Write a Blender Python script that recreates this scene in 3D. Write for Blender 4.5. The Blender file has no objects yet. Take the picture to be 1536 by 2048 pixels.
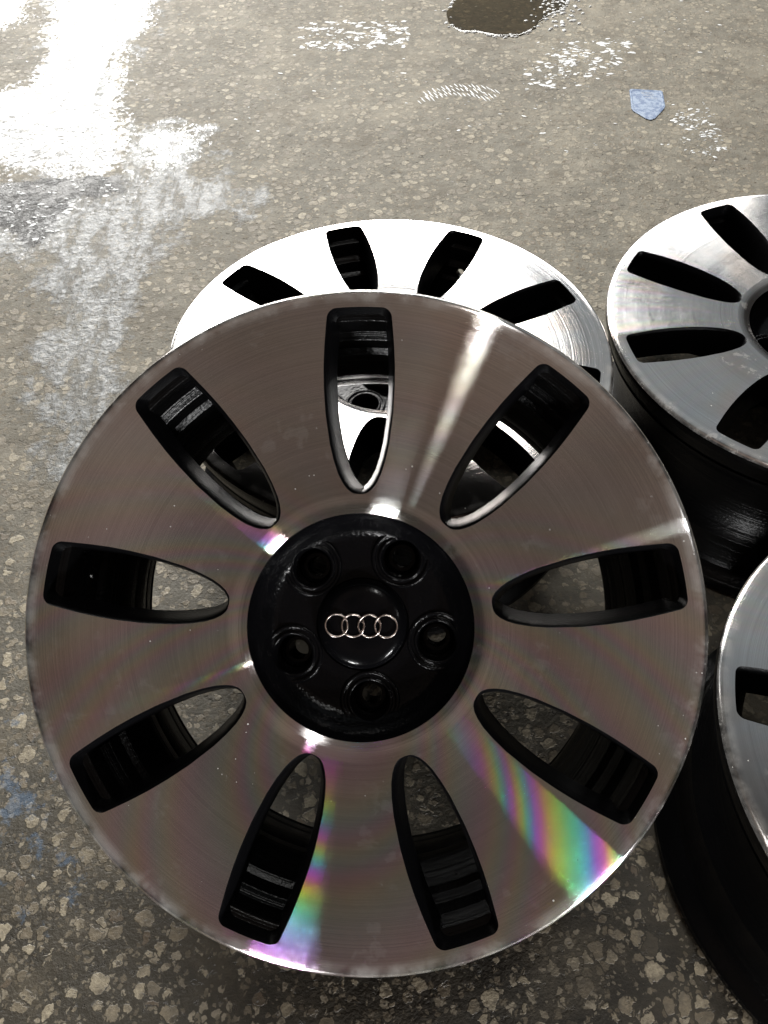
import bpy, bmesh, math, random
import numpy as np
from mathutils import Vector, Matrix
R_ = math.radians
sc = bpy.context.scene
col = sc.collection
rnd = random.Random(7)

# ------------------------------------------------------------------ camera
F_PX = 1654.09
pitch, roll = R_(52.982), R_(-1.253)
fw = Vector((0, math.cos(pitch), -math.sin(pitch)))
up0 = Vector((0, math.sin(pitch), math.cos(pitch)))
rt0 = Vector((1, 0, 0))
rt = rt0 * math.cos(roll) + up0 * math.sin(roll)
up = up0 * math.cos(roll) - rt0 * math.sin(roll)
cd = bpy.data.cameras.new("camera")
cam = bpy.data.objects.new("camera", cd)
col.objects.link(cam)
m = Matrix((rt, up, -fw)).transposed().to_4x4()
m.translation = Vector((0, 0, 0.8453))
cam.matrix_world = m
cd.sensor_fit = 'VERTICAL'
cd.angle = 2 * math.atan(1024 / F_PX)
cd.clip_start = 0.01
cd.clip_end = 200
sc.camera = cam

# ------------------------------------------------------------------ view + world (workshop interior seen in the metal)
sc.view_settings.view_transform = 'Standard'
sc.view_settings.look = 'None'
sc.view_settings.exposure = 0
sc.view_settings.gamma = 1
sc.view_settings.use_curve_mapping = False
w = bpy.data.worlds.new("World")
sc.world = w
w.use_nodes = True


class NT:
    """small node helper"""
    def __init__(s, tree):
        s.t = tree
        s.n = tree.nodes
        s.l = tree.links

    def add(s, typ, **kw):
        n = s.n.new(typ)
        ins = kw.pop('ins', {})
        for k, v in kw.items():
            setattr(n, k, v)
        for k, v in ins.items():
            s.put(n.inputs[k], v)
        return n

    def put(s, sock, v):
        if isinstance(v, bpy.types.NodeSocket):
            s.l.new(v, sock)
        elif isinstance(v, bpy.types.Node):
            s.l.new(v.outputs[0], sock)
        else:
            sock.default_value = v

    def math(s, op, a, b=None, c=None, clamp=False):
        n = s.n.new('ShaderNodeMath')
        n.operation = op
        n.use_clamp = clamp
        for i, v in enumerate((a, b, c)):
            if v is not None:
                s.put(n.inputs[i], v)
        return n.outputs[0]

    def vmath(s, op, a, b=None, scale=None):
        n = s.n.new('ShaderNodeVectorMath')
        n.operation = op
        s.put(n.inputs[0], a)
        if b is not None:
            s.put(n.inputs[1], b)
        if scale is not None:
            s.put(n.inputs['Scale'], scale)
        return n.outputs['Value'] if op in ('DOT_PRODUCT', 'LENGTH', 'DISTANCE') else n.outputs[0]

    def mix(s, f, a, b, mode='MIX'):
        n = s.n.new('ShaderNodeMix')
        n.data_type = 'RGBA'
        n.blend_type = mode
        s.put(n.inputs[0], f)
        s.put(n.inputs[6], a)
        s.put(n.inputs[7], b)
        return n.outputs[2]

    def fmix(s, f, a, b):
        n = s.n.new('ShaderNodeMix')
        n.data_type = 'FLOAT'
        s.put(n.inputs[0], f)
        s.put(n.inputs[2], a)
        s.put(n.inputs[3], b)
        return n.outputs[0]

    def ramp(s, v, lo, hi, a=0.0, b=1.0, smooth=True):
        n = s.n.new('ShaderNodeMapRange')
        n.interpolation_type = 'SMOOTHSTEP' if smooth else 'LINEAR'
        for i, q in enumerate((v, lo, hi, a, b)):
            s.put(n.inputs[i], q)
        return n.outputs[0]

    def noise(s, vec, scale, detail=3, rough=.5, out=0, dim='3D'):
        n = s.n.new('ShaderNodeTexNoise')
        n.noise_dimensions = dim
        s.put(n.inputs['Vector'], vec)
        s.put(n.inputs['Scale'], scale)
        n.inputs['Detail'].default_value = detail
        n.inputs['Roughness'].default_value = rough
        return n.outputs[out]

    def voro(s, vec, scale, feature='F1', rnd=1.0, out=None):
        n = s.n.new('ShaderNodeTexVoronoi')
        n.feature = feature
        s.put(n.inputs['Vector'], vec)
        s.put(n.inputs['Scale'], scale)
        n.inputs['Randomness'].default_value = rnd
        return n


wn = NT(w.node_tree)
wn.n.clear()
tc = wn.add('ShaderNodeTexCoord')
d = wn.vmath('NORMALIZE', tc.outputs['Generated'])
sx = wn.add('ShaderNodeSeparateXYZ', ins={0: d})
X, Y, Z = sx.outputs
# brown roof overhead behind, dark low walls, pale daylight ahead and above
cl = wn.noise(d, 2.6, 4, .6)
front = wn.ramp(wn.math('ADD', wn.math('ADD', Y, wn.math('MULTIPLY', wn.math('MULTIPLY', wn.math('MAXIMUM', X, 0.0), .85), wn.ramp(Y, .05, .35))), wn.math('MULTIPLY', wn.math('SUBTRACT', cl, .5), .5)), .36, .82)
skyc = wn.mix(cl, (.17, .192, .205, 1), (.40, .43, .44, 1))
cone = wn.ramp(wn.vmath('DOT_PRODUCT', d, (0, -.60, .80)), .55, .86)
roofn = wn.noise(d, 3.5, 3, .6)
roof = wn.mix(wn.ramp(roofn, .34, .64), (.052, .038, .031, 1), (.222, .168, .138, 1))
roof = wn.mix(cone, (.012, .010, .009, 1), roof)
c1 = wn.mix(front, roof, skyc)
low = wn.ramp(Z, .05, .50)
low = wn.math('MULTIPLY', low, wn.ramp(wn.math('ABSOLUTE', X), .75, .45))
c2 = wn.mix(low, (.012, .010, .009, 1), c1)
bg = wn.add('ShaderNodeBackground', ins={'Color': c2, 'Strength': 1.0})
wo = wn.add('ShaderNodeOutputWorld')
wn.l.new(bg.outputs[0], wo.inputs[0])


def area(name, pos, target, sx_, sy_, radiance, color=(1, 1, 1), spread=180):
    ld = bpy.data.lights.new(name, 'AREA')
    ld.shape = 'RECTANGLE'
    ld.size, ld.size_y = sx_, sy_
    ld.energy = radiance * math.pi * sx_ * sy_
    ld.color = color
    ld.spread = R_(spread)
    o = bpy.data.objects.new(name, ld)
    col.objects.link(o)
    o.location = pos
    dv = (Vector(target) - Vector(pos)).normalized()
    o.rotation_euler = dv.to_track_quat('-Z', 'Y').to_euler()
    return o


# daylight through the open doorway ahead
area("doorway_daylight", (-0.50, 4.6, 2.95), (-0.50, 0, 2.95), 2.1, 2.2, 23, (1, .985, .95))
area("doorway_daylight_lower", (-2.15, 4.6, 1.22), (-2.15, 0, 1.22), 2.3, 1.45, 14, (1, .99, .97))
area("doorway_daylight_right", (1.29, 4.6, 2.25), (1.29, 0, 2.25), 1.45, .9, 15, (1, .985, .95))
# front wheel frame, used to aim the streak lamps
FT = Vector((-0.0201, 0.2897, 0.3218))


def lamp_dir(beta, az, tx=34.97, ty=-3.9):
    M = Matrix.Rotation(R_(ty), 3, 'Y') @ Matrix.Rotation(R_(tx), 3, 'X')
    b, a = R_(beta), R_(az)
    return M @ Vector((math.sin(b) * math.cos(a), math.sin(b) * math.sin(a), math.cos(b)))


def streak_lamp(name, beta, az, dist, tang, radial, rad, color=(1, 1, 1)):
    """lamp seen from the front wheel at angle beta off its axis, az round it; tang = its width across"""
    dl = lamp_dir(beta, az)
    dt = (lamp_dir(beta, az + 1) - lamp_dir(beta, az - 1)).normalized()
    p = FT + dl * dist
    o = area(name, p, FT, tang, radial, rad, color)
    o.rotation_euler = Matrix((dt, dl.cross(dt), dl)).transposed().to_euler()
    return o


streak_lamp("roof_light_a", 39, 66.7, 2.6, .075, .48, 80, (1, 1, .97))
streak_lamp("low_wedge_light_b", 62, -57, 2.6, .40, .16, 270)  # unseen low lamp behind the camera, added for the lower-right rainbow wedge
streak_lamp("low_wedge_light_c", 62, -110.5, 2.6, .34, .16, 300)  # unseen lamp near floor level, added for the bottom rainbow wedge
streak_lamp("roof_light_d", 45, 8.5, 2.6, .08, .08, 90)


# ------------------------------------------------------------------ helpers
def mat(name):
    mm = bpy.data.materials.new(name)
    mm.use_nodes = True
    nt = NT(mm.node_tree)
    nt.n.clear()
    return mm, nt


def finish(nt, shader, disp=None):
    o = nt.add('ShaderNodeOutputMaterial')
    nt.l.new(shader, o.inputs[0])


def link(name, me, material, parent=None):
    o = bpy.data.objects.new(name, me)
    col.objects.link(o)
    if material:
        if isinstance(material, (list, tuple)):
            for q in material:
                me.materials.append(q)
        else:
            me.materials.append(material)
    if parent:
        o.parent = parent
    return o


def tag(o, label=None, cat=None, group=None, kind=None):
    if label: o['label'] = label
    if cat: o['category'] = cat
    if group: o['group'] = group
    if kind: o['kind'] = kind


def mesh_from(name, verts, faces, smooth=True):
    me = bpy.data.meshes.new(name)
    me.from_pydata([tuple(v) for v in verts], [], faces)
    me.validate()
    bm = bmesh.new()
    bm.from_mesh(me)
    bmesh.ops.remove_doubles(bm, verts=bm.verts, dist=1e-6)
    bmesh.ops.recalc_face_normals(bm, faces=bm.faces)
    bm.to_mesh(me)
    bm.free()
    if smooth:
        for p in me.polygons: p.use_smooth = True
    return me


def lathe(name, prof, n=180, closed=False, x=0, y=0, smooth=True, sharp=None):
    V, Fc = [], []
    k = len(prof)
    for i in range(n):
        a = 2 * math.pi * i / n
        for r, z in prof:
            V.append((x + r * math.cos(a), y + r * math.sin(a), z))
    for i in range(n):
        j = (i + 1) % n
        for q in range(k if closed else k - 1):
            q2 = (q + 1) % k
            Fc.append((i * k + q, i * k + q2, j * k + q2, j * k + q))
    me = mesh_from(name, V, Fc, smooth)
    if sharp:
        me.set_sharp_from_angle(angle=R_(sharp))
    return me


# ------------------------------------------------------------------ materials
def make_floor_mat():
    mm, t = mat("wet_terrazzo_concrete")
    g = t.add('ShaderNodeTexCoord').outputs['Object']

    def att(n):
        return t.add('ShaderNodeAttribute', attribute_name=n).outputs['Fac']
    wn1 = t.vmath('SCALE', t.vmath('SUBTRACT', t.noise(g, 60, 3, .6, out=1), (.5, .5, .5)), scale=.010)
    wn2 = t.vmath('SCALE', t.vmath('SUBTRACT', t.noise(g, 210, 2, .6, out=1), (.5, .5, .5)), scale=.0045)
    gd = t.vmath('ADD', t.vmath('ADD', g, wn1), wn2)
    # big chips
    v1 = t.voro(gd, 60, 'DISTANCE_TO_EDGE')
    c1 = t.voro(gd, 60, 'F1')
    s1 = t.add('ShaderNodeSeparateColor', ins={0: c1.outputs['Color']})
    thr = t.ramp(s1.outputs[0], .0, 1., .05, .14, smooth=False)
    rad = t.ramp(s1.outputs[0], .0, 1., .62, .26, smooth=False)
    jag = t.math('MULTIPLY', t.math('SUBTRACT', t.noise(g, 130, 2, .6), .5), .22)
    e1 = t.math('MINIMUM', t.math('SUBTRACT', v1.outputs['Distance'], thr), t.math('ADD', t.math('SUBTRACT', rad, c1.outputs['Distance']), jag))
    m1 = t.math('MULTIPLY', t.ramp(e1, 0, .05), t.ramp(s1.outputs[1], .14, .17))
    # medium and small chips fill the gaps
    def layer(sc_, keep, shift):
        gg = t.vmath('ADD', gd, shift)
        v2 = t.voro(gg, sc_, 'DISTANCE_TO_EDGE')
        c2 = t.voro(gg, sc_, 'F1')
        s2 = t.add('ShaderNodeSeparateColor', ins={0: c2.outputs['Color']})
        e2 = t.math('MINIMUM', t.math('SUBTRACT', v2.outputs['Distance'], .08), t.math('SUBTRACT', t.ramp(s2.outputs[0], 0, 1, .55, .28, smooth=False), c2.outputs['Distance']))
        mm_ = t.math('MULTIPLY', t.ramp(e2, 0, .08), t.ramp(s2.outputs[1], keep, keep + .04))
        return t.math('MULTIPLY', mm_, t.math('SUBTRACT', 1, t.ramp(e1, -.05, 0))), s2
    m2, s2 = layer(100, .25, (3.1, 1.7, .4))
    m3, s3 = layer(170, .35, (5.3, 2.2, .9))
    fine = t.noise(g, 260, 3, .7)
    mid = t.noise(g, 28, 4, .6)
    big = t.noise(g, 3.2, 4, .6)
    dust = att('dust')
    mtx_damp_shade = t.mix(t.ramp(mid, .3, .75), (.022, .019, .013, 1), (.060, .051, .036, 1))  # damp tone, darkened further to carry the near-floor shade
    mtx_dry = t.mix(t.ramp(mid, .3, .75), (.182, .168, .132, 1), (.300, .278, .222, 1))
    matrix = t.mix(dust, mtx_damp_shade, mtx_dry)
    chipcol = t.mix(s1.outputs[2], (.27, .22, .15, 1), (.66, .57, .41, 1))
    chipcol = t.mix(t.ramp(s1.outputs[1], .86, .9), chipcol, (.17, .125, .085, 1))
    chipcol = t.mix(t.ramp(t.noise(g, 90, 3, .7), .35, .75), chipcol, (.19, .165, .125, 1))
    chipdry = t.mix(.35, chipcol, (.36, .325, .25, 1))
    chipcol = t.mix(dust, chipcol, chipdry)
    base = t.mix(m1, matrix, chipcol)
    base = t.mix(m2, base, t.mix(s2.outputs[2], (.19, .155, .105, 1), (.46, .40, .30, 1)))
    base = t.mix(t.math('MULTIPLY', m3, .8), base, t.mix(s3.outputs[0], (.15, .12, .08, 1), (.40, .35, .26, 1)))
    base = t.mix(t.ramp(fine, .25, .8, .0, .45), base, (.07, .06, .048, 1))
    # dark pits stretched flecks
    st = t.vmath('MULTIPLY', gd, (1, 1.6, 1))
    pit = t.math('MULTIPLY', t.ramp(t.noise(st, 75, 3, .6), .62, .67), t.ramp(big, .3, .6))
    base = t.mix(t.math('MULTIPLY', pit, .75), base, (.035, .028, .02, 1))
    worn = t.noise(t.vmath('ADD', g, (7, 3, 0)), 7, 6, .68)
    base = t.mix(t.math('MULTIPLY', dust, t.ramp(worn, .45, .72, 0, .5)), base, (.36, .32, .245, 1))
    base = t.mix(t.ramp(t.noise(t.vmath('ADD', g, (1, 9, 0)), 10, 7, .7), .48, .68, 0, .6), base, (.13, .108, .075, 1))
    # dirt clouds
    base = t.mix(t.ramp(big, .35, .75, 0, .35), base, (.105, .092, .07, 1))
    # milky grey film; part of its wet sheen is put into the colour
    fnoise = t.noise(g, 13, 8, .72)
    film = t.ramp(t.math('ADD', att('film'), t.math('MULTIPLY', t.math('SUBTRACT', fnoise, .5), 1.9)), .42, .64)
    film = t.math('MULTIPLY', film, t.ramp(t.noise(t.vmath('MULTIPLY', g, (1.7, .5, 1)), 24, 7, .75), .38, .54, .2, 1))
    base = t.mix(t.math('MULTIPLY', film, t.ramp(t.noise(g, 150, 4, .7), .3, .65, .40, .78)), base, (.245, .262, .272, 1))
    # blue paint stains
    bl = t.ramp(t.math('ADD', att('blue'), t.math('MULTIPLY', t.math('SUBTRACT', t.noise(g, 38, 4, .7), .5), 2.2)), .62, .9)
    base = t.mix(t.math('MULTIPLY', bl, .5), base, (.10, .17, .27, 1))
    # wetness
    wetn = t.math('ADD', att('wet'), t.math('MULTIPLY', t.math('SUBTRACT', t.noise(g, 26, 9, .8), .5), 2.3))
    wetn = t.math('ADD', wetn, t.math('MULTIPLY', t.math('SUBTRACT', t.noise(t.vmath('MULTIPLY', g, (1, .7, 1)), 120, 3, .6), .5), 1.5))
    wet = t.ramp(wetn, .42, .56)
    dark_refl = t.ramp(t.math('ADD', att('dark'), t.math('MULTIPLY', t.math('SUBTRACT', t.noise(g, 18, 4, .7), .5), 1.0)), .4, .6)
    base = t.mix(t.math('MULTIPLY', wet, .35), base, (.06, .055, .045, 1))
    base = t.mix(t.math('MULTIPLY', dark_refl, .88), base, (.03, .028, .024, 1))  # dark reflection of this wet patch put into the base colour
    rough = t.fmix(dust, .52, .72)
    rough = t.fmix(m1, rough, t.math('SUBTRACT', rough, .12))
    rough = t.fmix(film, rough, .5)
    rough = t.fmix(wet, rough, .17)
    rough = t.fmix(dark_refl, rough, .35)
    # bump
    h = t.math('ADD', t.math('MULTIPLY', m1, .25), t.math('MULTIPLY', fine, .5))
    h = t.math('ADD', h, t.math('MULTIPLY', mid, .9))
    h = t.math('SUBTRACT', h, t.math('MULTIPLY', pit, .6))
    lump = t.noise(t.vmath('MULTIPLY', g, (1, .8, 1)), 95, 2, .5)
    h = t.math('ADD', h, t.math('MULTIPLY', lump, t.math('ADD', .3, t.math('MULTIPLY', film, 1.2))))
    st2 = t.fmix(wet, .6, .55)
    st2 = t.fmix(dark_refl, st2, .8)
    bp = t.add('ShaderNodeBump', ins={'Height': h, 'Strength': st2, 'Distance': .004})
    p = t.add('ShaderNodeBsdfPrincipled', ins={'Base Color': base, 'Roughness': rough, 'Normal': bp.outputs[0],
                                               'IOR': 1.45})
    # water film over wet areas
    coat = t.math('MAXIMUM', t.math('MULTIPLY', wet, 1.0), t.math('MULTIPLY', film, .32))
    coat = t.math('MULTIPLY', coat, t.math('SUBTRACT', 1, t.math('MULTIPLY', dark_refl, .8)))
    bp2 = t.add('ShaderNodeBump', ins={'Height': t.math('ADD', lump, t.math('MULTIPLY', mid, 1.2)), 'Strength': .5, 'Distance': .004})
    coat = t.math('MULTIPLY', coat, t.ramp(t.noise(g, 22, 5, .7), .32, .6, .25, 1.0))
    t.put(p.inputs['Coat Weight'], coat)
    t.put(p.inputs['Coat Roughness'], t.fmix(wet, t.fmix(dark_refl, .30, .05), .12))
    p.inputs['Coat IOR'].default_value = 1.33
    t.put(p.inputs['Coat Normal'], bp2.outputs[0])
    finish(t, p.outputs[0])
    return mm


def make_machined_mat():
    mm, t = mat("turned_aluminium")
    tc = t.add('ShaderNodeTexCoord').outputs['Object']
    oi = t.add('ShaderNodeObjectInfo').outputs['Random']
    s = t.add('ShaderNodeSeparateXYZ', ins={0: tc})
    x, y, z = s.outputs
    tan_o = t.add('ShaderNodeCombineXYZ', ins={0: t.math('MULTIPLY', y, -1.0), 1: x, 2: 0.0})
    rad_o = t.add('ShaderNodeCombineXYZ', ins={0: x, 1: y, 2: 0.0})

    def w(v):
        q = t.add('ShaderNodeVectorTransform', vector_type='VECTOR', convert_from='OBJECT', convert_to='WORLD', ins={0: v})
        return t.vmath('NORMALIZE', q.outputs[0])
    T, G = w(tan_o), w(rad_o)
    r = t.vmath('LENGTH', rad_o.outputs[0])
    seed = t.math('MULTIPLY', oi, 31.0)
    off = t.add('ShaderNodeCombineXYZ', ins={0: seed, 1: seed, 2: 0.0})
    po = t.vmath('ADD', tc, off.outputs[0])
    # turned grooves
    rv = t.add('ShaderNodeCombineXYZ', ins={0: r, 1: t.math('MULTIPLY', seed, .1), 2: 0.0})
    gn = t.noise(rv, 900, 3, .7)
    gn2 = t.noise(rv, 160, 3, .6)
    bp = t.add('ShaderNodeBump', ins={'Height': t.math('ADD', gn, gn2), 'Strength': .13, 'Distance': .0006})
    stain = t.noise(po, 9, 4, .6)
    smudge = t.noise(po, 24, 5, .7)
    col_ = t.mix(t.ramp(stain, .3, .75), (.85, .82, .80, 1), (.76, .72, .70, 1))
    col_ = t.mix(t.ramp(gn2, .35, .7, 0, .18), col_, (.60, .57, .55, 1))
    film_ = t.noise(po, 7, 3, .6)
    col_ = t.mix(t.ramp(film_, .40, .66), col_, t.mix(1.0, col_, (.88, .92, .97, 1), 'MULTIPLY'))
    col_ = t.mix(t.ramp(t.noise(po, 11, 3, .6), .48, .7, 0, .8), col_, t.mix(1.0, col_, (1.0, .88, .80, 1), 'MULTIPLY'))
    # scuffed, duller lip
    lip = t.math('MULTIPLY', t.ramp(r, .232, .240), t.ramp(t.noise(po, 30, 4, .7), .35, .65))
    rough = t.math('ADD', .17, t.math('MULTIPLY', smudge, .10))
    col_ = t.mix(t.ramp(gn, .35, .65, 0, .34), col_, (.45, .42, .40, 1))
    # specks of dust
    sp = t.voro(po, 260, 'F1')
    ss = t.add('ShaderNodeSeparateColor', ins={0: sp.outputs['Color']})
    clus = t.ramp(t.noise(po, 14, 2, .5), .52, .66)
    speck = t.math('MULTIPLY', t.math('LESS_THAN', sp.outputs['Distance'], t.math('MULTIPLY', ss.outputs[1], .17)),
                   t.math('MULTIPLY', t.math('GREATER_THAN', ss.outputs[0], .80), clus))
    A = t.add('ShaderNodeBsdfAnisotropic', distribution='BECKMANN', ins={'Color': col_, 'Roughness': t.math('MULTIPLY', rough, .66), 'Anisotropy': .86, 'Tangent': T, 'Normal': bp.outputs[0]})
    B = t.add('ShaderNodeBsdfAnisotropic', distribution='BECKMANN', ins={'Color': col_, 'Roughness': t.math('MULTIPLY', rough, .8), 'Anisotropy': .2, 'Tangent': T, 'Normal': bp.outputs[0]})
    # groove diffraction put into the lobe colour: follows view angle and a fixed vector
    I = t.add('ShaderNodeNewGeometry').outputs['Incoming']
    ph = t.vmath('DOT_PRODUCT', t.vmath('ADD', I, (-.15, -.42, -.29)), G)
    sat = t.ramp(t.math('MULTIPLY', ph, -1.0), .32, .60, 1.0, .10)   # rainbow tint paled here so the upper streak reads white
    ph = t.math('MULTIPLY', ph, 17.0)
    ch = []
    for k in (0.0, .33, .67):
        ch.append(t.math('ADD', .56, t.math('MULTIPLY', t.math('COSINE', t.math('MULTIPLY', t.math('ADD', t.math('ADD', ph, t.math('MULTIPLY', t.math('SINE', t.math('MULTIPLY', ph, 2.3)), .25)), k), 6.283)), .60), clamp=True))
    rb = t.add('ShaderNodeCombineColor', ins={0: ch[0], 1: ch[1], 2: ch[2]})
    Cc = t.add('ShaderNodeBsdfAnisotropic', distribution='BECKMANN', ins={'Color': t.mix(sat, (.80, .78, .70, 1), rb.outputs[0]), 'Roughness': .16, 'Anisotropy': .915, 'Tangent': T, 'Normal': bp.outputs[0]})
    oc = t.add('ShaderNodeObjectInfo').outputs['Color']
    ocs = t.add('ShaderNodeSeparateColor', ins={0: oc})
    oc = ocs.outputs[0]
    rbw = t.math('MULTIPLY', oc, .10)
    awt = t.math('SUBTRACT', 1.0, t.math('MULTIPLY', ocs.outputs[2], .58))
    m1 = t.add('ShaderNodeMixShader', ins={0: awt, 1: A.outputs[0], 2: B.outputs[0]})
    m2 = t.add('ShaderNodeMixShader', ins={0: rbw, 1: m1.outputs[0], 2: Cc.outputs[0]})
    D = t.add('ShaderNodeBsdfDiffuse', ins={'Color': (.62, .60, .57, 1)})
    haze = t.math('ADD', .02, t.math('MULTIPLY', lip, .22))
    # dried water marks
    wm = t.math('MULTIPLY', t.ramp(t.noise(po, 60, 5, .7), .56, .60), t.ramp(t.noise(po, 13, 2, .5), .47, .58))
    wm = t.math('MULTIPLY', wm, t.math('MULTIPLY', ocs.outputs[1], .22))
    haze = t.math('ADD', haze, wm)
    nick = t.math('MULTIPLY', t.ramp(t.noise(po, 120, 3, .6), .64, .68), t.math('GREATER_THAN', r, .2425))
    haze = t.math('MAXIMUM', haze, t.math('MULTIPLY', nick, .35))
    m3 = t.add('ShaderNodeMixShader', ins={0: t.math('MAXIMUM', haze, speck), 1: m2.outputs[0], 2: D.outputs[0]})
    finish(t, m3.outputs[0])
    return mm


def make_black(name, base=(.0025, .0025, .003, 1), rough=.15, orange=.12, dust=.0, spec=.35, lathe_lines=False):
    mm, t = mat(name)
    tc = t.add('ShaderNodeTexCoord').outputs['Object']
    n1 = t.noise(tc, 380, 2, .5)
    n2 = t.noise(tc, 40, 3, .6)
    bp = t.add('ShaderNodeBump', ins={'Height': t.math('ADD', n1, t.math('MULTIPLY', n2, .6)), 'Strength': orange, 'Distance': .001})
    if lathe_lines:
        sz = t.add('ShaderNodeSeparateXYZ', ins={0: tc})
        zz = t.add('ShaderNodeCombineXYZ', ins={0: 0.0, 1: 0.0, 2: sz.outputs[2]})
        bp = t.add('ShaderNodeBump', ins={'Height': t.math('ADD', t.noise(zz, 420, 3, .6), t.math('MULTIPLY', n1, .3)), 'Strength': .6, 'Distance': .0015})
    dn = t.ramp(t.noise(tc, 130, 4, .75), .66, .74)
    b = t.mix(t.math('MULTIPLY', dn, dust), base, (.16, .15, .13, 1))
    p = t.add('ShaderNodeBsdfPrincipled', ins={'Base Color': b, 'Roughness': t.math('ADD', rough, t.math('MULTIPLY', n2, .08)), 'Normal': bp.outputs[0], 'Specular IOR Level': spec})
    finish(t, p.outputs[0])
    return mm


M_FLOOR = make_floor_mat()
M_FACE = make_machined_mat()
M_BLACK = make_black("gloss_black_paint", orange=.42, dust=.05, spec=.16)
M_WALL = make_black("satin_black_paint", rough=.34, orange=.3, dust=.05, spec=.12)
M_BARREL = make_black("satin_black_barrel", base=(.002, .002, .0022, 1), rough=.2, orange=.10, dust=.06, spec=.17, lathe_lines=True)
M_CAP = make_black("gloss_black_cap", rough=.12, orange=.08, dust=.04, spec=.14)


def simple(name, c, rough=.5, metal=0., nscale=60, var=.3, bump=.2):
    mm, t = mat(name)
    tc = t.add('ShaderNodeTexCoord').outputs['Object']
    n = t.noise(tc, nscale, 4, .65)
    dk = tuple(v * (1 - var) for v in c[:3]) + (1,)
    b = t.mix(t.ramp(n, .3, .7), dk, tuple(c[:3]) + (1,))
    bp = t.add('ShaderNodeBump', ins={'Height': n, 'Strength': bump, 'Distance': .001})
    p = t.add('ShaderNodeBsdfPrincipled', ins={'Base Color': b, 'Roughness': rough, 'Metallic': metal, 'Normal': bp.outputs[0]})
    finish(t, p.outputs[0])
    return mm


M_CHROME = simple("worn_chrome", (.95, .83, .77), .24, 1., 170, .6, .5)
M_FOAM = simple("foam_and_glints", (.74, .75, .75), .3, 0., 400, .1, .4)

# ------------------------------------------------------------------ wheel meshes
RR, RH, R0, R1 = .245, .0833, .0970, .2315
PZ = np.array([(.0800, -.0128), (.083, -.0116), (.090, -.0082), (.0966, -.0064), (.12, -.0035), (.15, -.0006), (.18, .0014), (.21, .0028),
               (.232, .0034), (.2385, .0035), (.2420, .0032), (.2438, .0024), (.245, .0004)])


def fz(r): return float(np.interp(r, PZ[:, 0], PZ[:, 1]))


HW = np.array([(.0970, 0), (.0974, .0038), (.0985, .0062), (.1015, .0095), (.106, .0125), (.1125, .0156), (.123, .0189), (.135, .0216),
               (.157, .0246), (.175, .0257), (.1905, .0259), (.205, .0253), (.219, .0242), (.2315, .0230)])


def hw(r):
    v = float(np.interp(r, HW[:, 0], HW[:, 1]))
    rc = .0062
    if r > R1 - rc:
        v += math.sqrt(max(rc * rc - (r - (R1 - rc)) ** 2, 0)) - rc
    return v


def slot_rows():
    rows = list(R0 + (np.linspace(0, 1, 26) ** 1.9) * (.135 - R0)) + list(np.linspace(.138, .2235, 26)) + \
        list(R1 - .0062 + .0062 * np.sin(np.linspace(.1, math.pi / 2, 9)))
    return rows


ROWS = slot_rows()


def disc_sheet(name, zf, inset=0.0, r_in=RH, r_out=RR, outer_extra=()):
    """one sheet with nine slots; inset shrinks the slots"""
    V, Fc = [], []
    n9 = 9
    half = R_(20)
    nu = 12

    def P(r, a, z=None):
        V.append((r * math.cos(a), r * math.sin(a), zf(r)))
        return len(V) - 1

    def row_pts(r, a0, a1, n):
        return [P(r, a0 + (a1 - a0) * i / n) for i in range(n + 1)]
    for k in range(n9):
        c = k * R_(40)
        for sg in (1, -1):
            # slot-side block
            prev = None
            rows = ROWS
            scl = lambda r: R0 + inset + (r - R0) * (R1 - R0 - inset * 1.0) / (R1 - R0)
            for r in rows:
                rr = scl(r)
                a0 = max(hw(r) - inset, 0) / rr if r > R0 + 1e-5 else 0
                cur = row_pts(rr, c + sg * a0, c + sg * half, nu)
                if prev:
                    for i in range(nu): Fc.append((prev[i], prev[i + 1], cur[i + 1], cur[i]))
                prev = cur
            # inner block: hub edge to slot tip
            prev = None
            for r in np.linspace(r_in, scl(R0), 8):
                cur = row_pts(r, c, c + sg * half, nu)
                if prev:
                    for i in range(nu): Fc.append((prev[i], prev[i + 1], cur[i + 1], cur[i]))
                prev = cur
            # outer block
            ae = max(hw(R1) - inset, 0) / scl(R1)
            prev = None
            rs = [scl(R1)] + [q for q in (.2325, .235, .2365, .238, .2392, .2404, .2415, .2426, .2436, .2443, .245) if q < r_out] + [r_out]
            for r in rs:
                cur = row_pts(r, c, c + sg * ae, 6) + row_pts(r, c + sg * ae, c + sg * half, nu)[1:]
                if prev:
                    for i in range(len(cur) - 1): Fc.append((prev[i], prev[i + 1], cur[i + 1], cur[i]))
                prev = cur
    return mesh_from(name, V, Fc)


def slot_outline(inset, n_cap=6):
    """closed loop of (r, halfwidth-signed angle) for a slot"""
    pts = []
    scl = lambda r: R0 + inset + (r - R0) * (R1 - R0 - inset) / (R1 - R0)
    for r in ROWS:
        rr = scl(r)
        a0 = max(hw(r) - inset, 0) / rr if r > R0 + 1e-5 else 0
        pts.append((rr, a0))
    ae = pts[-1][1]
    cap = [(scl(R1), ae * (1 - 2 * i / (2 * n_cap))) for i in range(1, 2 * n_cap)]
    mirror = [(r, -a) for r, a in reversed(pts[1:])]
    return pts + cap + mirror


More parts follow.
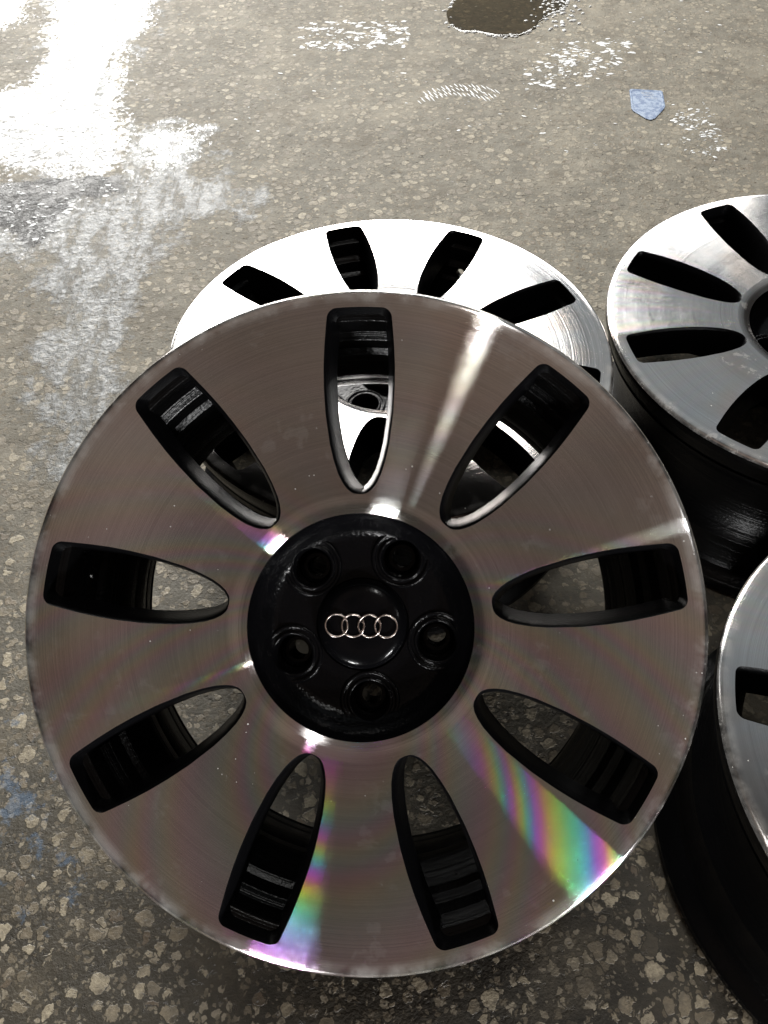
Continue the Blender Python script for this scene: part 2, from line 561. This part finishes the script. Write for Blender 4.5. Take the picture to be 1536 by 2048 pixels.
def spoke_body():
    V, Fc = [], []
    # slot walls: small painted chamfer, draft, then back edge
    layers = [(0.0, 0.0), (.0006, -.0007), (.0016, -.0035), (.0034, -.014), (.0046, -.026), (.0062, -.034)]
    for k in range(9):
        c = k * R_(40)
        loops = []
        for ins, dz in layers:
            L = []
            for r, a in slot_outline(ins):
                V.append((r * math.cos(c + a), r * math.sin(c + a), fz(min(r, .232)) + dz))
                L.append(len(V) - 1)
            loops.append(L)
        for A, B in zip(loops, loops[1:]):
            n = len(A)
            for i in range(n):
                Fc.append((A[i], A[(i + 1) % n], B[(i + 1) % n], B[i]))
    me = mesh_from("slot_wall", V, Fc)
    me2 = disc_sheet("back", lambda r: fz(min(r, .232)) - .034 - .020 * max(0, (.15 - r) / .07), inset=.0062, r_in=.079, r_out=.2385)
    bm = bmesh.new()
    bm.from_mesh(me)
    bm.from_mesh(me2)
    bmesh.ops.remove_doubles(bm, verts=bm.verts, dist=2e-5)
    bm.to_mesh(me)
    bm.free()
    for p in me.polygons: p.use_smooth = True
    me.set_sharp_from_angle(angle=R_(50))
    return me


def boolean(me, cutter, op='DIFFERENCE'):
    a = bpy.data.objects.new("tmp_a", me)
    b = bpy.data.objects.new("tmp_b", cutter)
    col.objects.link(a)
    col.objects.link(b)
    md = a.modifiers.new("b", 'BOOLEAN')
    md.object = b
    md.operation = op
    md.solver = 'EXACT'
    bpy.context.view_layer.update()
    dg = bpy.context.evaluated_depsgraph_get()
    out = bpy.data.meshes.new_from_object(a.evaluated_get(dg))
    bpy.data.objects.remove(a)
    bpy.data.objects.remove(b)
    return out


def cyl_mesh(r, z0, z1, M=Matrix.Identity(4), n=32, r2=None):
    bm = bmesh.new()
    bmesh.ops.create_cone(bm, cap_ends=True, segments=n, radius1=r, radius2=r if r2 is None else r2, depth=z1 - z0,
                          matrix=M @ Matrix.Translation((0, 0, (z0 + z1) / 2)))
    me = bpy.data.meshes.new("cyl")
    bm.to_mesh(me)
    bm.free()
    return me


DEP = .220


def barrel_mesh():
    outer = [(.2449, -.0004), (.2452, -.004), (.2446, -.009), (.2405, -.0125), (.2335, -.0145), (.2262, -.018), (.2235, -.026), (.2225, -.045),
             (.2215, -.052), (.212, -.066), (.206, -.080), (.205, -.125), (.212, -.140), (.2225, -.152), (.2235, -.190),
             (.2262, -.198), (.2335, -.2045), (.2405, -.2065), (.2443, -.2095), (.2449, -.2145), (.2438, -.219), (.2405, -DEP)]
    inner = [(.236, -.2195), (.2305, -.215), (.2285, -.208), (.2262, -.2065), (.219, -.200), (.2180, -.196), (.2188, -.1935), (.2180, -.191), (.2168, -.178),
             (.2173, -.1762), (.2166, -.1745), (.2168, -.160), (.2155, -.153), (.2075, -.140), (.2065, -.134),
             (.1995, -.124), (.1985, -.115), (.1990, -.1), (.1998, -.0985), (.1992, -.097), (.1995, -.082), (.2025, -.076), (.2095, -.064), (.2110, -.058), (.2104, -.0565), (.2122, -.0552), (.2150, -.053), (.2175, -.040), (.2270, -.030), (.2385, -.0272), (.2410, -.012), (.2425, -.003)]
    me = lathe("barrel", outer + inner, 240, closed=True)
    hole = cyl_mesh(.0052, .19, .235, Matrix.Translation((0, 0, -.046)) @ Matrix.Rotation(R_(90), 4, 'Y'), 24)
    me = boolean(me, hole)
    for p in me.polygons: p.use_smooth = True
    me.set_sharp_from_angle(angle=R_(28))
    return me


PCD = .0575
BOLT0 = 249.75
HZ = -.0040


def hub_mesh():
    prof = [(.0834, -.0080), (.0828, -.0095), (.0822, -.0125), (.0810, -.0160), (.0790, -.0190), (.0768, -.0212), (.0748, -.0236),
            (.0725, -.0268), (.0690, -.0300), (.0640, -.0316), (.045, -.0306), (.0375, -.0303), (.0352, -.0306), (.0342, -.0320), (.0300, -.0335), (.0300, -.092),
            (.070, -.092), (.078, -.085), (.0815, -.055), (.0822, -.034), (.0826, -.0105)]
    me = lathe("hub", [(r_, z_ + (HZ if z_ > -.0335 and r_ > .034 else 0)) for r_, z_ in prof], 144, closed=True)
    for k in range(5):
        a = R_(BOLT0 + 72 * k)
        T = Matrix.Translation((PCD * math.cos(a), PCD * math.sin(a), 0))
        me = boolean(me, cyl_mesh(.0138, -.060, -.02 + HZ, T, 40, .0152))
        me = boolean(me, cyl_mesh(.0078, -.12, -.02, T, 32))
    for p in me.polygons: p.use_smooth = True
    me.set_sharp_from_angle(angle=R_(35))
    return me


def seat_mesh():
    prof = [(.0126, -.052), (.0135, -.0480), (.0140, -.0330), (.0148, -.0300), (.0160, -.0292), (.0172, -.0300), (.0184, -.0322),
            (.0195, -.0300), (.0210, -.0292), (.0225, -.0302), (.0235, -.0330), (.0150, -.036), (.0146, -.050)]
    return lathe("seat", [(r_, z_ + HZ) for r_, z_ in prof], 48, closed=True)


def inner_seat_mesh():
    prof = [(.0135, -.0592), (.0118, -.0585), (.0095, -.0610), (.0079, -.0650), (.0079, -.0700), (.0086, -.0700), (.0137, -.0603)]
    return lathe("seat", prof, 40, closed=True)


def cap_mesh():
    prof = [(0.0001, -.0232), (.010, -.0233), (.020, -.0238), (.0255, -.0252), (.0290, -.0262), (.0315, -.0280), (.0328, -.0296), (.0334, -.0310),
            (.0336, -.0330), (.0336, -.045), (.0001, -.045)]
    me = lathe("cap", prof, 96)
    me.set_sharp_from_angle(angle=R_(40))
    return me


def emblem_mesh():
    V, Fc = [], []
    NR, NS = 56, 10
    for q in range(4):
        cx = (q - 1.5) * .0123
        b = len(V)
        for i in range(NR):
            a = 2 * math.pi * i / NR
            lift = .00035 * math.sin(2 * a + math.pi / 2 * q)
            for j in range(NS):
                t = 2 * math.pi * j / NS
                rr = .0083 + .00085 * math.cos(t)
                V.append((cx + rr * math.cos(a), rr * math.sin(a), -.0226 + lift + .0007 * math.sin(t)))
        for i in range(NR):
            for j in range(NS):
                i2, j2 = (i + 1) % NR, (j + 1) % NS
                Fc.append((b + i * NS + j, b + i2 * NS + j, b + i2 * NS + j2, b + i * NS + j2))
    me = mesh_from("emblem", V, Fc)
    me.transform(Matrix.Rotation(R_(189.25), 4, 'Z'))
    return me


face_me = disc_sheet("machined_face", fz)
body_me = spoke_body()
bar_me = barrel_mesh()
hub_me = hub_mesh()
cap_me = cap_mesh()
emb_me = emblem_mesh()
s_me, si_me = seat_mesh(), inner_seat_mesh()
for me, mt in ((face_me, M_FACE), (body_me, M_WALL), (bar_me, M_BARREL), (hub_me, M_BLACK), (cap_me, M_CAP), (emb_me, M_CHROME),
               (s_me, M_BLACK), (si_me, M_BLACK)):
    me.materials.clear()
    me.materials.append(mt)


def make_wheel():
    root = bpy.data.objects.new("alloy_wheel", None)
    root.empty_display_size = .05
    col.objects.link(root)
    link("machined_face", face_me, None, root)
    link("spoke_body", body_me, None, root)
    link("barrel", bar_me, None, root)
    hub = link("hub_bowl", hub_me, None, root)
    for k in range(5):
        a = R_(BOLT0 + 72 * k)
        o = link("bolt_seat", s_me, None, hub)
        o.location = (PCD * math.cos(a), PCD * math.sin(a), 0)
    cap = link("center_cap", cap_me, None, root)
    link("ring_emblem", emb_me, None, cap)
    return root


def copy_tree(o, parent=None):
    c = o.copy()
    col.objects.link(c)
    c.parent = parent
    for ch in list(o.children):
        copy_tree(ch, c)
    return c


def face_sheen(root, v, g=.3, b=1):  # sets rainbow tint, water marks and brushed-streak share per wheel
    for ch in root.children:
        if ch.name.startswith("machined_face"): ch.color = (v, g, b, 1)


def place(o, x, y, z, tx, ty, spin):
    M = Matrix.Rotation(R_(ty), 4, 'Y') @ Matrix.Rotation(R_(tx), 4, 'X') @ Matrix.Rotation(R_(spin), 4, 'Z')
    M.translation = Vector((x, y, z))
    o.matrix_world = M


# the bolt pocket bottoms belong to the hub mesh
bm = bmesh.new()
bm.from_mesh(hub_me)
for k in range(5):
    a = R_(BOLT0 + 72 * k)
    t_ = si_me.copy()
    t_.transform(Matrix.Translation((PCD * math.cos(a), PCD * math.sin(a), 0)))
    bm.from_mesh(t_)
bm.to_mesh(hub_me)
bm.free()
hub_me.set_sharp_from_angle(angle=R_(35))

W1 = make_wheel()
W2, W3, W4 = copy_tree(W1), copy_tree(W1), copy_tree(W1)
place(W1, -.0201, .2897, .3226, 35.17, -4.03, -193.73)
place(W2, .0095, .6975, .2205, 0, 0, 63.55)
place(W3, .5037, .7190, .2296, .2, -2.1, 148.6)
place(W4, .5037, .2245, .2205, 0, 0, 165.8)
face_sheen(W1, 1, .12)
face_sheen(W2, .0, .1, .0)
face_sheen(W3, .2, 1)
face_sheen(W4, .1, .6)
G_ = "alloy wheels laid on the wet workshop floor"
tag(W1, "large machined alloy wheel in front leaning on another wheel, dark brown rainbow-streaked face", "wheel", G_)
tag(W2, "alloy wheel lying face up behind the leaning one, blown bright white, partly covered by it", "wheel", G_)
tag(W3, "smudged silver alloy wheel at the upper right edge, part of its dark hub showing", "wheel", G_)
tag(W4, "pale glaring alloy wheel cut off at the lower right, only one slot visible", "wheel", G_)

# ------------------------------------------------------------------ floor
POLY = {
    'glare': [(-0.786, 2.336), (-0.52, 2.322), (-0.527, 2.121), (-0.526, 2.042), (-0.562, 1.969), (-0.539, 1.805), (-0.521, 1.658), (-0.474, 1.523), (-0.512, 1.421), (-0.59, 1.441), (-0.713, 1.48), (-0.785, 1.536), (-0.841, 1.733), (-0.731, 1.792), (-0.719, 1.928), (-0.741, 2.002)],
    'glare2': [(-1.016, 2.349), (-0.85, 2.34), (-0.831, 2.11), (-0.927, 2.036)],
    'film': [(-0.489, 1.617), (-0.339, 1.611), (-0.314, 1.517), (-0.351, 1.466), (-0.261, 1.411), (-0.211, 1.361), (-0.199, 1.313), (-0.278, 1.301), (-0.365, 1.231), (-0.374, 1.122), (-0.398, 1.024), (-0.365, 0.753), (-0.425, 0.685), (-0.508, 0.894), (-0.527, 1.077), (-0.584, 1.183), (-0.686, 1.186), (-0.737, 1.365), (-0.576, 1.375), (-0.478, 1.387)],
    'drywin': [(-0.583, 1.742), (-0.583, 1.945), (-0.565, 1.828), (-0.564, 1.72)],
    'dark': [(-0.751, 1.414), (-0.478, 1.436), (-0.46, 1.386), (-0.545, 1.358), (-0.559, 1.296), (-0.572, 1.238), (-0.591, 1.211), (-0.628, 1.255), (-0.719, 1.302)],
    'puddle': [(0.228, 2.344), (0.185, 2.086), (0.171, 2.047), (0.197, 2.002), (0.241, 1.985), (0.296, 1.977), (0.355, 1.994), (0.391, 2.049), (0.436, 2.087), (0.509, 2.328)],
    'tread': [(0.072, 1.693), (0.115, 1.743), (0.2, 1.754), (0.254, 1.722), (0.213, 1.67), (0.132, 1.674)],
    'foamA': [(-0.168, 2.025), (-0.077, 2.067), (0.049, 2.027), (0.082, 1.975), (0.013, 1.917), (-0.142, 1.929)],
    'foamB': [(0.311, 1.724), (0.384, 1.876), (0.505, 1.942), (0.568, 1.927), (0.516, 1.824), (0.417, 1.74)],
    'foamC': [(0.581, 1.591), (0.639, 1.668), (0.674, 1.606), (0.637, 1.426), (0.599, 1.462)],
    'glare_small': [(-0.472, 1.601), (-0.404, 1.614), (-0.334, 1.607), (-0.333, 1.518), (-0.37, 1.466), (-0.423, 1.443), (-0.451, 1.505)],
    'blue': [(-0.42, 0.40), (-0.39, 0.39), (-0.29, 0.18), (-0.31, 0.15), (-0.42, 0.27)],
}


def sdf(px, py, poly):
    """signed distance, positive inside (metres)"""
    P = np.array(poly)
    dmin = np.full(px.shape, 1e9)
    ins = np.zeros(px.shape, bool)
    n = len(P)
    for i in range(n):
        a, b = P[i], P[(i + 1) % n]
        ex, ey = b - a
        t = np.clip(((px - a[0]) * ex + (py - a[1]) * ey) / (ex * ex + ey * ey), 0, 1)
        dmin = np.minimum(dmin, np.hypot(px - a[0] - t * ex, py - a[1] - t * ey))
        cr = ((a[1] > py) != (b[1] > py)) & (px < (b[0] - a[0]) * (py - a[1]) / (b[1] - a[1] + 1e-12) + a[0])
        ins ^= cr
    return np.where(ins, dmin, -dmin)


def fld(px, py, key, soft):
    return np.clip(.5 + sdf(px, py, POLY[key]) / (2 * soft), 0, 1)


xs = np.concatenate([[-8, -4, -2], np.arange(-1.3, 1.3001, .012), [2, 4, 8]])
ys = np.concatenate([[-6, -3, -1, -.3], np.arange(0, 2.6001, .012), [3.5, 5, 9]])
gx, gy = np.meshgrid(xs, ys)
nx, ny = len(xs), len(ys)
V = np.stack([gx.ravel(), gy.ravel(), np.zeros(gx.size)], 1)
Fc = [(j * nx + i, j * nx + i + 1, (j + 1) * nx + i + 1, (j + 1) * nx + i) for j in range(ny - 1) for i in range(nx - 1)]
fm = bpy.data.meshes.new("floor")
fm.from_pydata(V.tolist(), [], Fc)
X_, Y_ = V[:, 0], V[:, 1]
wet = np.maximum(fld(X_, Y_, 'glare', .05), fld(X_, Y_, 'glare2', .05))
wet = np.maximum(wet, .8 * fld(X_, Y_, 'glare_small', .05))
wet = np.maximum(wet, np.clip(.35 + sdf(X_, Y_, POLY['dark']) / .3, 0, .42))
wet = np.minimum(wet, 1 - fld(X_, Y_, 'drywin', .012))
film = fld(X_, Y_, 'film', .09)
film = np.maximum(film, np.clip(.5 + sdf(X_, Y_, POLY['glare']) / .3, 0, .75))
dark = fld(X_, Y_, 'dark', .04)
blue = fld(X_, Y_, 'blue', .09)
dust = np.clip((Y_ - .16) / .75, 0, 1) ** .8  # near-to-far gradient: damp to dusty, with near-floor shade mixed in
for nme, arr in (('wet', wet), ('film', film), ('dark', dark), ('blue', blue), ('dust', dust)):
    at = fm.attributes.new(nme, 'FLOAT', 'POINT')
    at.data.foreach_set('value', arr.astype(np.float32))
fl = link("floor", fm, M_FLOOR)
tag(fl, kind='structure')


def wobble_poly(poly, n_sub, amp, seed, z):
    r = random.Random(seed)
    pts = []
    k = len(poly)
    for i in range(k):
        a, b = Vector(poly[i]), Vector(poly[(i + 1) % k])
        L = (b - a).length
        ns = max(2, int(L / n_sub))
        for j in range(ns):
            p = a.lerp(b, j / ns)
            nrm = Vector((-(b - a).y, (b - a).x)).normalized()
            pts.append(p + nrm * r.gauss(0, amp))
    sm = []
    k = len(pts)
    for i in range(k):
        sm.append((pts[i - 1] + pts[i] * 2 + pts[(i + 1) % k]) / 4)
    return [(p.x, p.y, z) for p in sm]


# puddle: thin clear water with a raised meniscus edge
def make_puddle():
    mm, t = mat("puddle_water")
    tcn = t.add('ShaderNodeTexCoord').outputs['Object']
    bp = t.add('ShaderNodeBump', ins={'Height': t.noise(tcn, 30, 2, .5), 'Strength': .05, 'Distance': .003})
    g = t.add('ShaderNodeBsdfGlossy', ins={'Color': (1, 1, 1, 1), 'Roughness': .02, 'Normal': bp.outputs[0]})
    tr = t.add('ShaderNodeBsdfTransparent', ins={'Color': (.62, .57, .47, 1)})
    fr = t.add('ShaderNodeFresnel', ins={'IOR': 1.33, 'Normal': bp.outputs[0]})
    mx = t.add('ShaderNodeMixShader', ins={0: fr.outputs[0], 1: tr.outputs[0], 2: g.outputs[0]})
    finish(t, mx.outputs[0])
    out = wobble_poly(POLY['puddle'], .014, .0105, 3, 0.0)
    global PUD
    PUD = out
    c = Vector((sum(p[0] for p in out) / len(out), sum(p[1] for p in out) / len(out)))
    V, Fc = [], []
    rings = [(1.0, .0006), (.985, .0016), (.965, .0021), (.9, .0022), (.5, .0022)]
    n = len(out)
    for s, z in rings:
        for p in out: V.append((c.x + (p[0] - c.x) * s, c.y + (p[1] - c.y) * s, z))
    for k in range(len(rings) - 1):
        for i in range(n):
            j = (i + 1) % n
            Fc.append((k * n + i, k * n + j, (k + 1) * n + j, (k + 1) * n + i))
    V.append((c.x, c.y, .0022))
    for i in range(n): Fc.append(((len(rings) - 1) * n + i, (len(rings) - 1) * n + (i + 1) % n, len(V) - 1))
    me = mesh_from("puddle", V, Fc)
    o = link("puddle", me, mm)
    tag(o, kind='structure')
    return c


pc = make_puddle()


# foam, suds and wet glints: small flattened white lumps
def blob(V, Fc, x, y, rx, ry, h, ang, r):
    n = 9
    b = len(V)
    ph = r.random() * 6
    for s, z in ((1, .0003), (.8, h * .7), (.4, h)):
        for i in range(n):
            a = 2 * math.pi * i / n
            k = s * (1 + .35 * math.sin(2 * a + ph) * math.cos(3 * a + ph * 2))
            u, v = rx * k * math.cos(a), ry * k * math.sin(a)
            V.append((x + u * math.cos(ang) - v * math.sin(ang), y + u * math.sin(ang) + v * math.cos(ang), z))
    V.append((x, y, h))
    for q in range(2):
        for i in range(n):
            j = (i + 1) % n
            Fc.append((b + q * n + i, b + q * n + j, b + (q + 1) * n + j, b + (q + 1) * n + i))
    for i in range(n): Fc.append((b + 2 * n + i, b + 2 * n + (i + 1) % n, b + 3 * n))


def inside(x, y, key): return float(sdf(np.array([x]), np.array([y]), POLY[key])[0])


V, Fc = [], []
r = random.Random(11)
for key, n, smin, smax in (('foamA', 420, .0010, .0060), ('foamB', 420, .0009, .0058), ('foamC', 200, .0008, .0045), ('dark', 260, .0009, .0040)):  # dark-patch set: white lumps standing in for glints on the water
    P = POLY[key]
    x0, x1 = min(p[0] for p in P), max(p[0] for p in P)
    y0, y1 = min(p[1] for p in P), max(p[1] for p in P)
    k = 0
    while k < n:
        x, y = r.uniform(x0, x1), r.uniform(y0, y1)
        if inside(x, y, key) < r.gauss(0, .02) - .006: continue
        # clustered
        if math.sin(x * 70 + 3 * math.sin(y * 40)) * math.cos(y * 55 + 2 * math.sin(x * 30)) < r.uniform(-.5, .5): continue
        s = smin + (smax - smin) * r.random() ** 3
        blob(V, Fc, x, y, s * r.uniform(1, 1.9), s * .8, .0005 + .0005 * r.random(), r.gauss(0, .5), r)
        k += 1
# stray flecks
for k in range(420):
    x, y = r.uniform(-.3, .85), r.uniform(1.35, 2.3)
    if math.sin(x * 9 + 2 * math.sin(y * 7)) + math.cos(y * 11 + x * 4) < r.uniform(-.4, 1.6): continue
    s = .0012 + .0028 * r.random() ** 3
    blob(V, Fc, x, y, s * r.uniform(1, 2), s * .7, .0006, r.uniform(-.6, .6), r)
# rim of suds along the puddle edge
pe = [PUD[i] if q == 0 else tuple((a + b) / 2 for a, b in zip(PUD[i], PUD[(i + 1) % len(PUD)])) for i in range(len(PUD)) for q in (0, 1)]
for (x, y, _) in pe:
    if y > 2.31 or (x < .22 and r.random() < .45): continue
    for q in range(r.choice((0, 1, 1, 2))):
        s = r.uniform(.0012, .0042)
        blob(V, Fc, x + r.gauss(0, .005), y + r.gauss(0, .006), s * 1.6, s, .0024, r.gauss(0, .6), r)
for k in range(90):
    x, y = .40 + r.gauss(.03, .03), 2.05 + r.gauss(.06, .05)
    s = r.uniform(.002, .005)
    blob(V, Fc, x, y, s * 1.4, s, .0028, r.gauss(0, .8), r)
fo = link("foam_and_glints", mesh_from("foam_and_glints", V, Fc), M_FOAM)
tag(fo, "white soap foam flecks and modelled glints scattered on the wet floor around the puddle at the top", "foam", kind='stuff')

# wet tread print left by a boot: thin slanted bars
V, Fc = [], []
r = random.Random(4)
for k in range(17):
    t = k / 16
    cx, cy = .090 + .15 * t, 1.70 + .03 * math.sin(t * 3.1)
    for q in range(3):
        L = .012 * r.uniform(.5, 1.1)
        x, y = cx + q * .007, cy + (q - 1) * .018 + r.gauss(0, .002)
        if inside(x, y, 'tread') < -.012: continue
        blob(V, Fc, x, y, L, .0014, .0008, 2.0 + r.gauss(0, .06), r)
tp = link("boot_print", mesh_from("boot_print", V, Fc), M_FOAM)
tag(tp, "pale ribbed boot print of suds on the floor left of the blue tag", "boot print")


# blue tag
def make_tag():
    mm, t = mat("faded_blue_card")
    tcn = t.add('ShaderNodeTexCoord').outputs['Object']
    n1 = t.noise(tcn, 90, 5, .7)
    n2 = t.noise(tcn, 300, 3, .7)
    b = t.mix(t.ramp(n1, .42, .58), (.07, .13, .27, 1), (.25, .33, .46, 1))
    b = t.mix(t.ramp(n2, .58, .68, 0, .5), b, (.45, .5, .56, 1))
    p = t.add('ShaderNodeBsdfPrincipled', ins={'Base Color': b, 'Roughness': .45})
    finish(t, p.outputs[0])
    P = [(0.520, 1.695), (0.524, 1.6985), (0.580, 1.6895), (0.584, 1.685), (0.5765, 1.628), (0.572, 1.618), (0.547, 1.5825), (0.5375, 1.577), (0.5295, 1.582), (0.511, 1.612), (.5095, 1.622)]
    V, Fc = [], []
    n = len(P)
    c = (.5465, 1.645)
    P = [(x + .0055 + (x - .546) * .03, y + .015 + (y - 1.64) * .03) for x, y in P]
    c = (.552, 1.66)
    for s, z in ((1, .0005), (1, .0017), (.9, .0021), (.87, .0017)):
        for x, y in P: V.append((c[0] + (x - c[0]) * s, c[1] + (y - c[1]) * s, z))
    for k in range(3):
        for i in range(n):
            j = (i + 1) % n
            Fc.append((k * n + i, k * n + j, (k + 1) * n + j, (k + 1) * n + i))
    Fc.append(tuple(range(3 * n, 4 * n)))
    root = link("floor_tag", mesh_from("floor_tag", V, Fc, False), mm)
    tag(root, "small faded blue shield-shaped tag lying flat on the floor", "tag")
    V, Fc = [], []
    rr = random.Random(2)
    for row, (y, a, b_) in enumerate(((1.699, .546, .569), (1.693, .546, .569), (1.686, .548, .567), (1.677, .550, .568))):
        x = a
        while x < b_:
            L = rr.uniform(.0025, .006)
            k = len(V)
            yy = y - (x - .55) * .16
            V += [(x, yy, .0019), (x + L, yy - L * .16, .0019), (x + L, yy - L * .16 + .0018, .0019), (x, yy + .0018, .0019)]
            Fc.append((k, k + 1, k + 2, k + 3))
            x += L + .0016
    o = link("worn_print", mesh_from("worn_print", V, Fc, False), simple("worn_print", (.5, .53, .56), .6), root)
    o['label'] = "pale worn printed lines"


make_tag()
